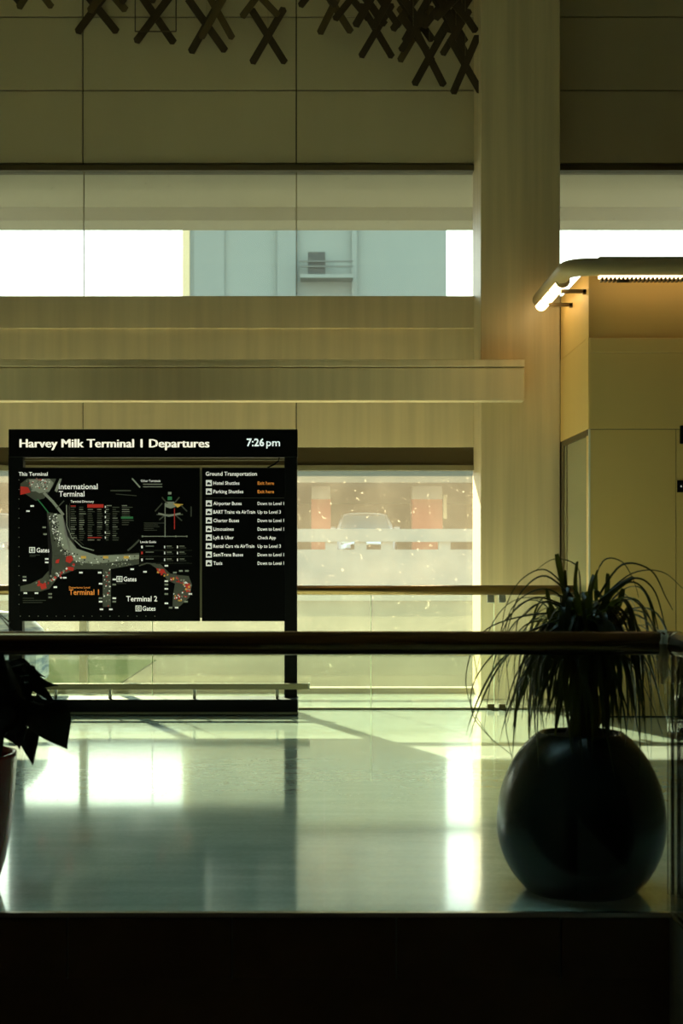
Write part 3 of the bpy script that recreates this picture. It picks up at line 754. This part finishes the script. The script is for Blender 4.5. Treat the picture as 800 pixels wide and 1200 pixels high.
# ------------------------------------------------------------------ red pot and broad-leaved plant, left
LX, LY = xx(-62, 5.85), 5.85
rp = thing('tapered_planter', (LX, LY, 0), 'dark red glossy pot at the left edge holding a broad-leaved plant', 'planter')
r0 = xx(18, LY)-LX
prf = [(r0*t_, z) for t_, z in ((.72, 0), (.76, .04), (.83, .10), (.90, .20), (.955, .32), (.99, .46), (1, .535), (1.0, .55), (.96, .552), (.94, .53), (.93, .48))]
bm = BM(); lathe(bm, prf, n=64); obj('bowl', bm, M['pot_red'], rp)
bm = BM(); lathe(bm, [(.001, .50), (r0*.94, .495)], n=32, capb=False); obj('soil', bm, M['soil'], rp)
bp_ = thing('broad_leaved_plant', (LX, LY, .5), 'dark broad-leaved plant drooping from the red pot at the left edge', 'plant')
def broad(L, W, seed):
    r_ = random.Random(seed); bm = BM(); n = 12; rows_ = []
    for i in range(n+1):
        t = i/n; hw = W/2*(sin(pi*min(1, t*1.02)**.62)**.85)*(1-.15*t) if 0 < t < 1 else .001
        z = -.30*L*t*t; x = L*t
        rows_.append([bm.verts.new((x-abs(k)*.12*hw, hw*k, z+abs(k)*hw*.28+.004*sin(9*t+k*3+seed))) for k in (-1, -.5, 0, .5, 1)])
    for i in range(n):
        for j in range(4): bm.faces.new((rows_[i][j], rows_[i][j+1], rows_[i+1][j+1], rows_[i+1][j])).smooth = True
    me = bpy.data.meshes.new('leaf'); bm.to_mesh(me); bm.free(); me.materials.append(M['leaf2']); return me
bps = [broad(.15, .11, k) for k in range(6)]
def put_leaf(root, tip, roll=0, sc=1, dy=0):
    """leaf from root pixel to tip pixel, with a stalk back to the crown"""
    a = at(*root, LY+dy); b = at(*tip, LY+dy-.03); d = b-a
    me = random.choice(bps); o = bpy.data.objects.new('leaf', me); C.objects.link(o); o.parent = bp_
    L = d.length; k = L/.15
    xa = d.normalized(); ya = Vector((0, -1, 0)).cross(xa); ya.normalize(); ya = Matrix.Rotation(roll, 3, xa) @ ya; za = xa.cross(ya)
    R = Matrix((xa, ya, za)).transposed().to_4x4()
    o.matrix_local = Matrix.Translation(a-Vector(bp_.location)) @ R @ Matrix.Diagonal((k, k*sc, k, 1))
    s0 = Vector((LX+random.uniform(-.05, .05), LY, .5)); m1 = (s0+a)/2+Vector((0, 0, .12))
    bm = BM(); tube(bm, [p_-Vector(bp_.location) for p_ in (s0, s0*.5+m1*.5+Vector((0, 0, .03)), m1, a*.6+m1*.4+Vector((0, 0, .02)), a)], .004, 5); obj('stalk', bm, M['bark'], bp_)
LV = [((52, 826), (74, 878), .05, 1.35), ((36, 852), (33, 896), .2, .8), ((34, 792), (62, 808), .5, .7), ((46, 800), (60, 828), .4, .6), ((28, 778), (48, 796), .5, .6),
      ((36, 815), (44, 860), .1, .9), ((40, 822), (66, 838), .4, .9), ((38, 780), (40, 800), .1, .5)]
for k in range(46):
    u = random.uniform(-150, 22); v = random.uniform(750, 840)
    if u > -5: v = random.uniform(772, 832)
    a = random.uniform(.1, 1.2)*(1 if u > -70 else -1)
    LV.append(((u, v), (u+random.uniform(18, 34)*sin(a), v+random.uniform(34, 52)), random.uniform(-.3, .5), random.uniform(.8, 1.15)))
for k in range(30):
    u, v = random.uniform(-12, 24), random.uniform(764, 838); a = random.uniform(-.5, .6)
    LV.append(((u, v), (u+30*sin(a), v+random.uniform(30, 46)), random.uniform(-.3, .4), random.uniform(.9, 1.3)))
for rt_, tp, ro, sc_ in LV:
    put_leaf(rt_, tp, ro, sc_, random.uniform(-.12, .12))
for p_ in (((-20, 745), (-2, 718), (12, 730)), ((-25, 750), (0, 722), (15, 740))):
    pts = [at(u, v, LY)-Vector(bp_.location) for u, v in p_]
    bm = BM(); tube(bm, pts, .004, 5); obj('stalk', bm, M['bark'], bp_)

# striped armchair behind the far glass, only its shoulder shows beside the sign
ac = thing('striped_armchair', (-3.0, 13.05, 0), 'blue and white striped armchair behind the glass, left of the sign foot', 'chair')
sm_ = mat('striped_fabric', (.45, .50, .55), .8, col2=(.10, .16, .28), scale=(3, 3, 22))
bm = BM()
rings = []
for k in range(13):
    a = k/12*pi
    rings.append((.46*cos(a), .40+.43*sin(a)**.7))
front = [bm.verts.new((x, -.10, z)) for x, z in rings]; back = [bm.verts.new((x, .14, z)) for x, z in rings]
for k in range(12): bm.faces.new((front[k], front[k+1], back[k+1], back[k])).smooth = True
bm.faces.new(front); bm.faces.new(back[::-1]); bm.faces.new((front[0], back[0], back[-1], front[-1]))
obj('backrest', bm, sm_, ac, .03)
bm = BM(); bx(bm, -.34, .34, -.45, .1, .30, .44); obj('seat', bm, sm_, ac, .04)
for sx in (-1, 1):
    bm = BM(); bx(bm, sx*.40-.06, sx*.40+.06, -.45, .12, .2, .58); obj('armrest', bm, sm_, ac, .05)
    for sy in (-.38, .08):
        bm = BM(); tube(bm, [(sx*.36, sy, 0), (sx*.36, sy, .32)], .02, 8); obj('leg', bm, M['black'], ac)

# ------------------------------------------------------------------ outside
struct('ground', M['asphalt'], -60, 60, YW+.3, 160, -.3, -.02)
YE = 16.9; ze = zx(270, YE)
cn = sempty('eave', (0, 15.4, ze))
box('edge_beam', M['canopy'], XL-.5, XR+.5, YE-.5, YE, ze, ze+.5, cn)
box('soffit', M['canopy'], XL-.5, XR+.5, 15.1, YE-.5, zx(243, YE-.5), ze+.5, cn)
box('inner_soffit', M['canopy'], XL-.5, XR+.5, YW+.3, 15.1, zx(222, 15.1), ze+.5, cn)
box('roof_edge', M['canopy'], XL-.5, XR+.5, YE, YE+.12, ze+.06, ze+.7, cn)

struct('ground_green_patch', mat('dark_green_ground', (.018, .032, .010), 1, spec=0, noise=.3, scale=(6, 6, 6)), -8.5, -2.15, YW+.6, 18.2, -.1, -.005)  # dark green patch of ground outside the left panes
YG = 40.0
gz = lambda v: zx(v, YG)
ga = thing('parking_garage', (0, YG, 0), 'open parking garage with pale barrier and red-banded columns across the road', 'building')
box('floor_slab', M['concrete'], -30, 30, YG+.3, YG+18, .7, 1.0, ga)
box('ceiling_slab', M['concrete'], -30, 30, YG+.2, YG+18, gz(566), 4.3, ga)
box('upper_edge', mat('garage_fascia', (.11, .10, .07), .9), -30, 30, YG-.2, YG+.2, gz(566)-.0, 4.35, ga)
box('back_wall', M['garage'], -30, 30, YG+17.7, YG+18, 1.0, gz(566), ga)
box('barrier_cap', M['concrete'], -30, 30, YG-.25, YG+.05, gz(635), gz(620), ga)
box('barrier_wall', M['concrete'], -30, 30, YG-.25, YG+.05, gz(691), gz(644), ga)
for u in (-60, 30, 110, 205, 300, 388, 422, 453, 520, 560, 650): box('barrier_post', M['concrete'], xx(u-7, YG), xx(u+7, YG), YG-.2, YG+.0, gz(645), gz(634), ga)
box('plinth', M['concrete'], -30, 30, YG-.4, YG+.3, 0, gz(694), ga)
for u in (-130, 23, 376, 499, 640):
    uu0, uu1 = xx(u-16 if u > 400 else u-11, YG+2), xx(u+19 if u > 400 else u+11, YG+2)
    c_ = box('column', M['white'], uu0, uu1, YG+2, YG+2.6, 1.0, gz(566), ga)
    PW[c_.name] = PW[ga.name]
    box('red_band', M['red'], uu0-.01, uu1+.01, YG+1.99, YG+2.61, 1.0, zx(585, YG+2), c_)
box('hanging_sign', M['yellow'], xx(519, YG+2), xx(523, YG+2), YG+1.9, YG+1.95, zx(608, YG+2), zx(580, YG+2), ga)

def car(loc, label, group='cars in the garage'):
    t = thing('car', loc, label, 'car', group)
    bm = BM()  # body: cross-sections along y (front at -y)
    secs = [(-2.15, .62, .35, .60, .0), (-2.05, .80, .28, .78, .0), (-1.5, .88, .25, .92, 0), (-.95, .90, .25, 1.0, 0), (0, .91, .25, 1.02, 0), (1.2, .91, .25, 1.03, 0), (1.9, .86, .28, 1.0, 0), (2.15, .72, .40, .8, 0)]
    rings = []
    for y, hw, z0, z1, _ in secs:
        rings.append([bm.verts.new((x*hw, y, z)) for x, z in ((-.92, z0), (-1, z0+.12), (-1, z1-.18), (-.9, z1-.03), (-.5, z1+.02), (.5, z1+.02), (.9, z1-.03), (1, z1-.18), (1, z0+.12), (.92, z0))])
    n = 10
    for i in range(len(rings)-1):
        for k in range(n): bm.faces.new((rings[i][k], rings[i][(k+1) % n], rings[i+1][(k+1) % n], rings[i+1][k])).smooth = True
    bm.faces.new(rings[0][::-1]); bm.faces.new(rings[-1]); obj('body', bm, M['car'], t)
    bm = BM()
    def ring(y, hw, z): return [bm.verts.new((x*hw, y, z)) for x in (-1, -.55, .55, 1)]
    A = [bm.verts.new(p) for p in ((-.80, -.95, 1.0), (.80, -.95, 1.0), (.64, -.25, 1.46), (-.64, -.25, 1.46))]
    bm.faces.new(A); obj('windscreen', bm, M['carglass'], t)
    bm = BM()
    lo = [bm.verts.new(p) for p in ((-.82, -.93, 1.0), (.82, -.93, 1.0), (.84, 1.75, 1.0), (-.84, 1.75, 1.0))]
    hi = [bm.verts.new(p) for p in ((-.66, -.24, 1.45), (.66, -.24, 1.45), (.66, 1.2, 1.47), (-.66, 1.2, 1.47))]
    for k in range(4): bm.faces.new((lo[k], lo[(k+1) % 4], hi[(k+1) % 4], hi[k]))
    bm.faces.new(hi); obj('cabin_glass', bm, M['carglass'], t)
    bm = BM(); tube(bm, [(-.68, .45, 1.42), (-.62, .45, 1.475), (-.45, .45, 1.51), (0, .45, 1.525), (.45, .45, 1.51), (.62, .45, 1.475), (.68, .45, 1.42)], .05, 8)
    for v_ in bm.verts: v_.co.y = .45+(v_.co.y-.45)*15
    obj('roof', bm, M['car'], t)
    for sx in (-1, 1):
        bm = BM(); tube(bm, [(sx*.82, -.95, 1.0), (sx*.66, -.26, 1.46)], .05, 6); obj('pillar', bm, M['car'], t)
        bm = BM(); bx(bm, sx*.96-.1, sx*.96+.1, -.72, -.58, .98, 1.12); obj('mirror', bm, M['car'], t, .03)
        bm = BM(); bx(bm, sx*.6-.16, sx*.6+.16, -2.14, -2.0, .60, .74); obj('headlight', bm, M['headlight'], t, .03)
        for y in (-1.35, 1.35):
            bm = BM(); tube(bm, [(sx*.92, y, .32), (sx*.70, y, .32)], .32, 20); obj('wheel', bm, M['tyre'], t)
    bm = BM(); bx(bm, -.45, .45, -2.17, -2.05, .42, .58); obj('grille', bm, M['black'], t)
    return t
car((xx(427, YG+3.0), YG+3.3, 1.0), 'pale blue car nosed up to the barrier, seen right of the sign')
car((xx(-14, YG+3.0), YG+3.4, 1.0), 'pale blue car half hidden at the left edge, left of the sign')

# far building
YD = 80.0
fbd = thing('office_building', (0, YD, 0), 'pale blue-grey building seen through the upper window, left of the column', 'building')
x0, x1 = xx(217, YD), xx(523, YD)
box('wall', M['bldg'], x0, x1, YD, YD+14, 0, 26, fbd)
box('corner_strip', M['yellow'], x0-.15, x0+.25, YD-.1, YD+.3, 0, 26, fbd)
box('bay', M['bldg2'], x0+.5, x0+2.2, YD-.15, YD+.05, 0, 26, fbd)
box('bay', M['bldg2'], xx(325, YD), xx(348, YD), YD-.3, YD+.05, 0, 26, fbd)
box('bay', M['bldg2'], xx(412, YD), xx(418, YD), YD-.3, YD+.05, 0, 26, fbd)
box('balcony_slab', M['bldg2'], xx(352, YD), xx(413, YD), YD-1.2, YD, zx(326, YD)-.2, zx(326, YD), fbd)
box('equipment_box', mat('grey_equipment', (.015, .02, .018), .8), xx(361, YD), xx(381, YD), YD-1.1, YD-.4, zx(325, YD), zx(300, YD), fbd)
for v in (312, 318): box('balcony_rail', M['bldg_rail'], xx(352, YD), xx(413, YD), YD-1.2, YD-1.12, zx(v, YD), zx(v, YD)+.08, fbd)
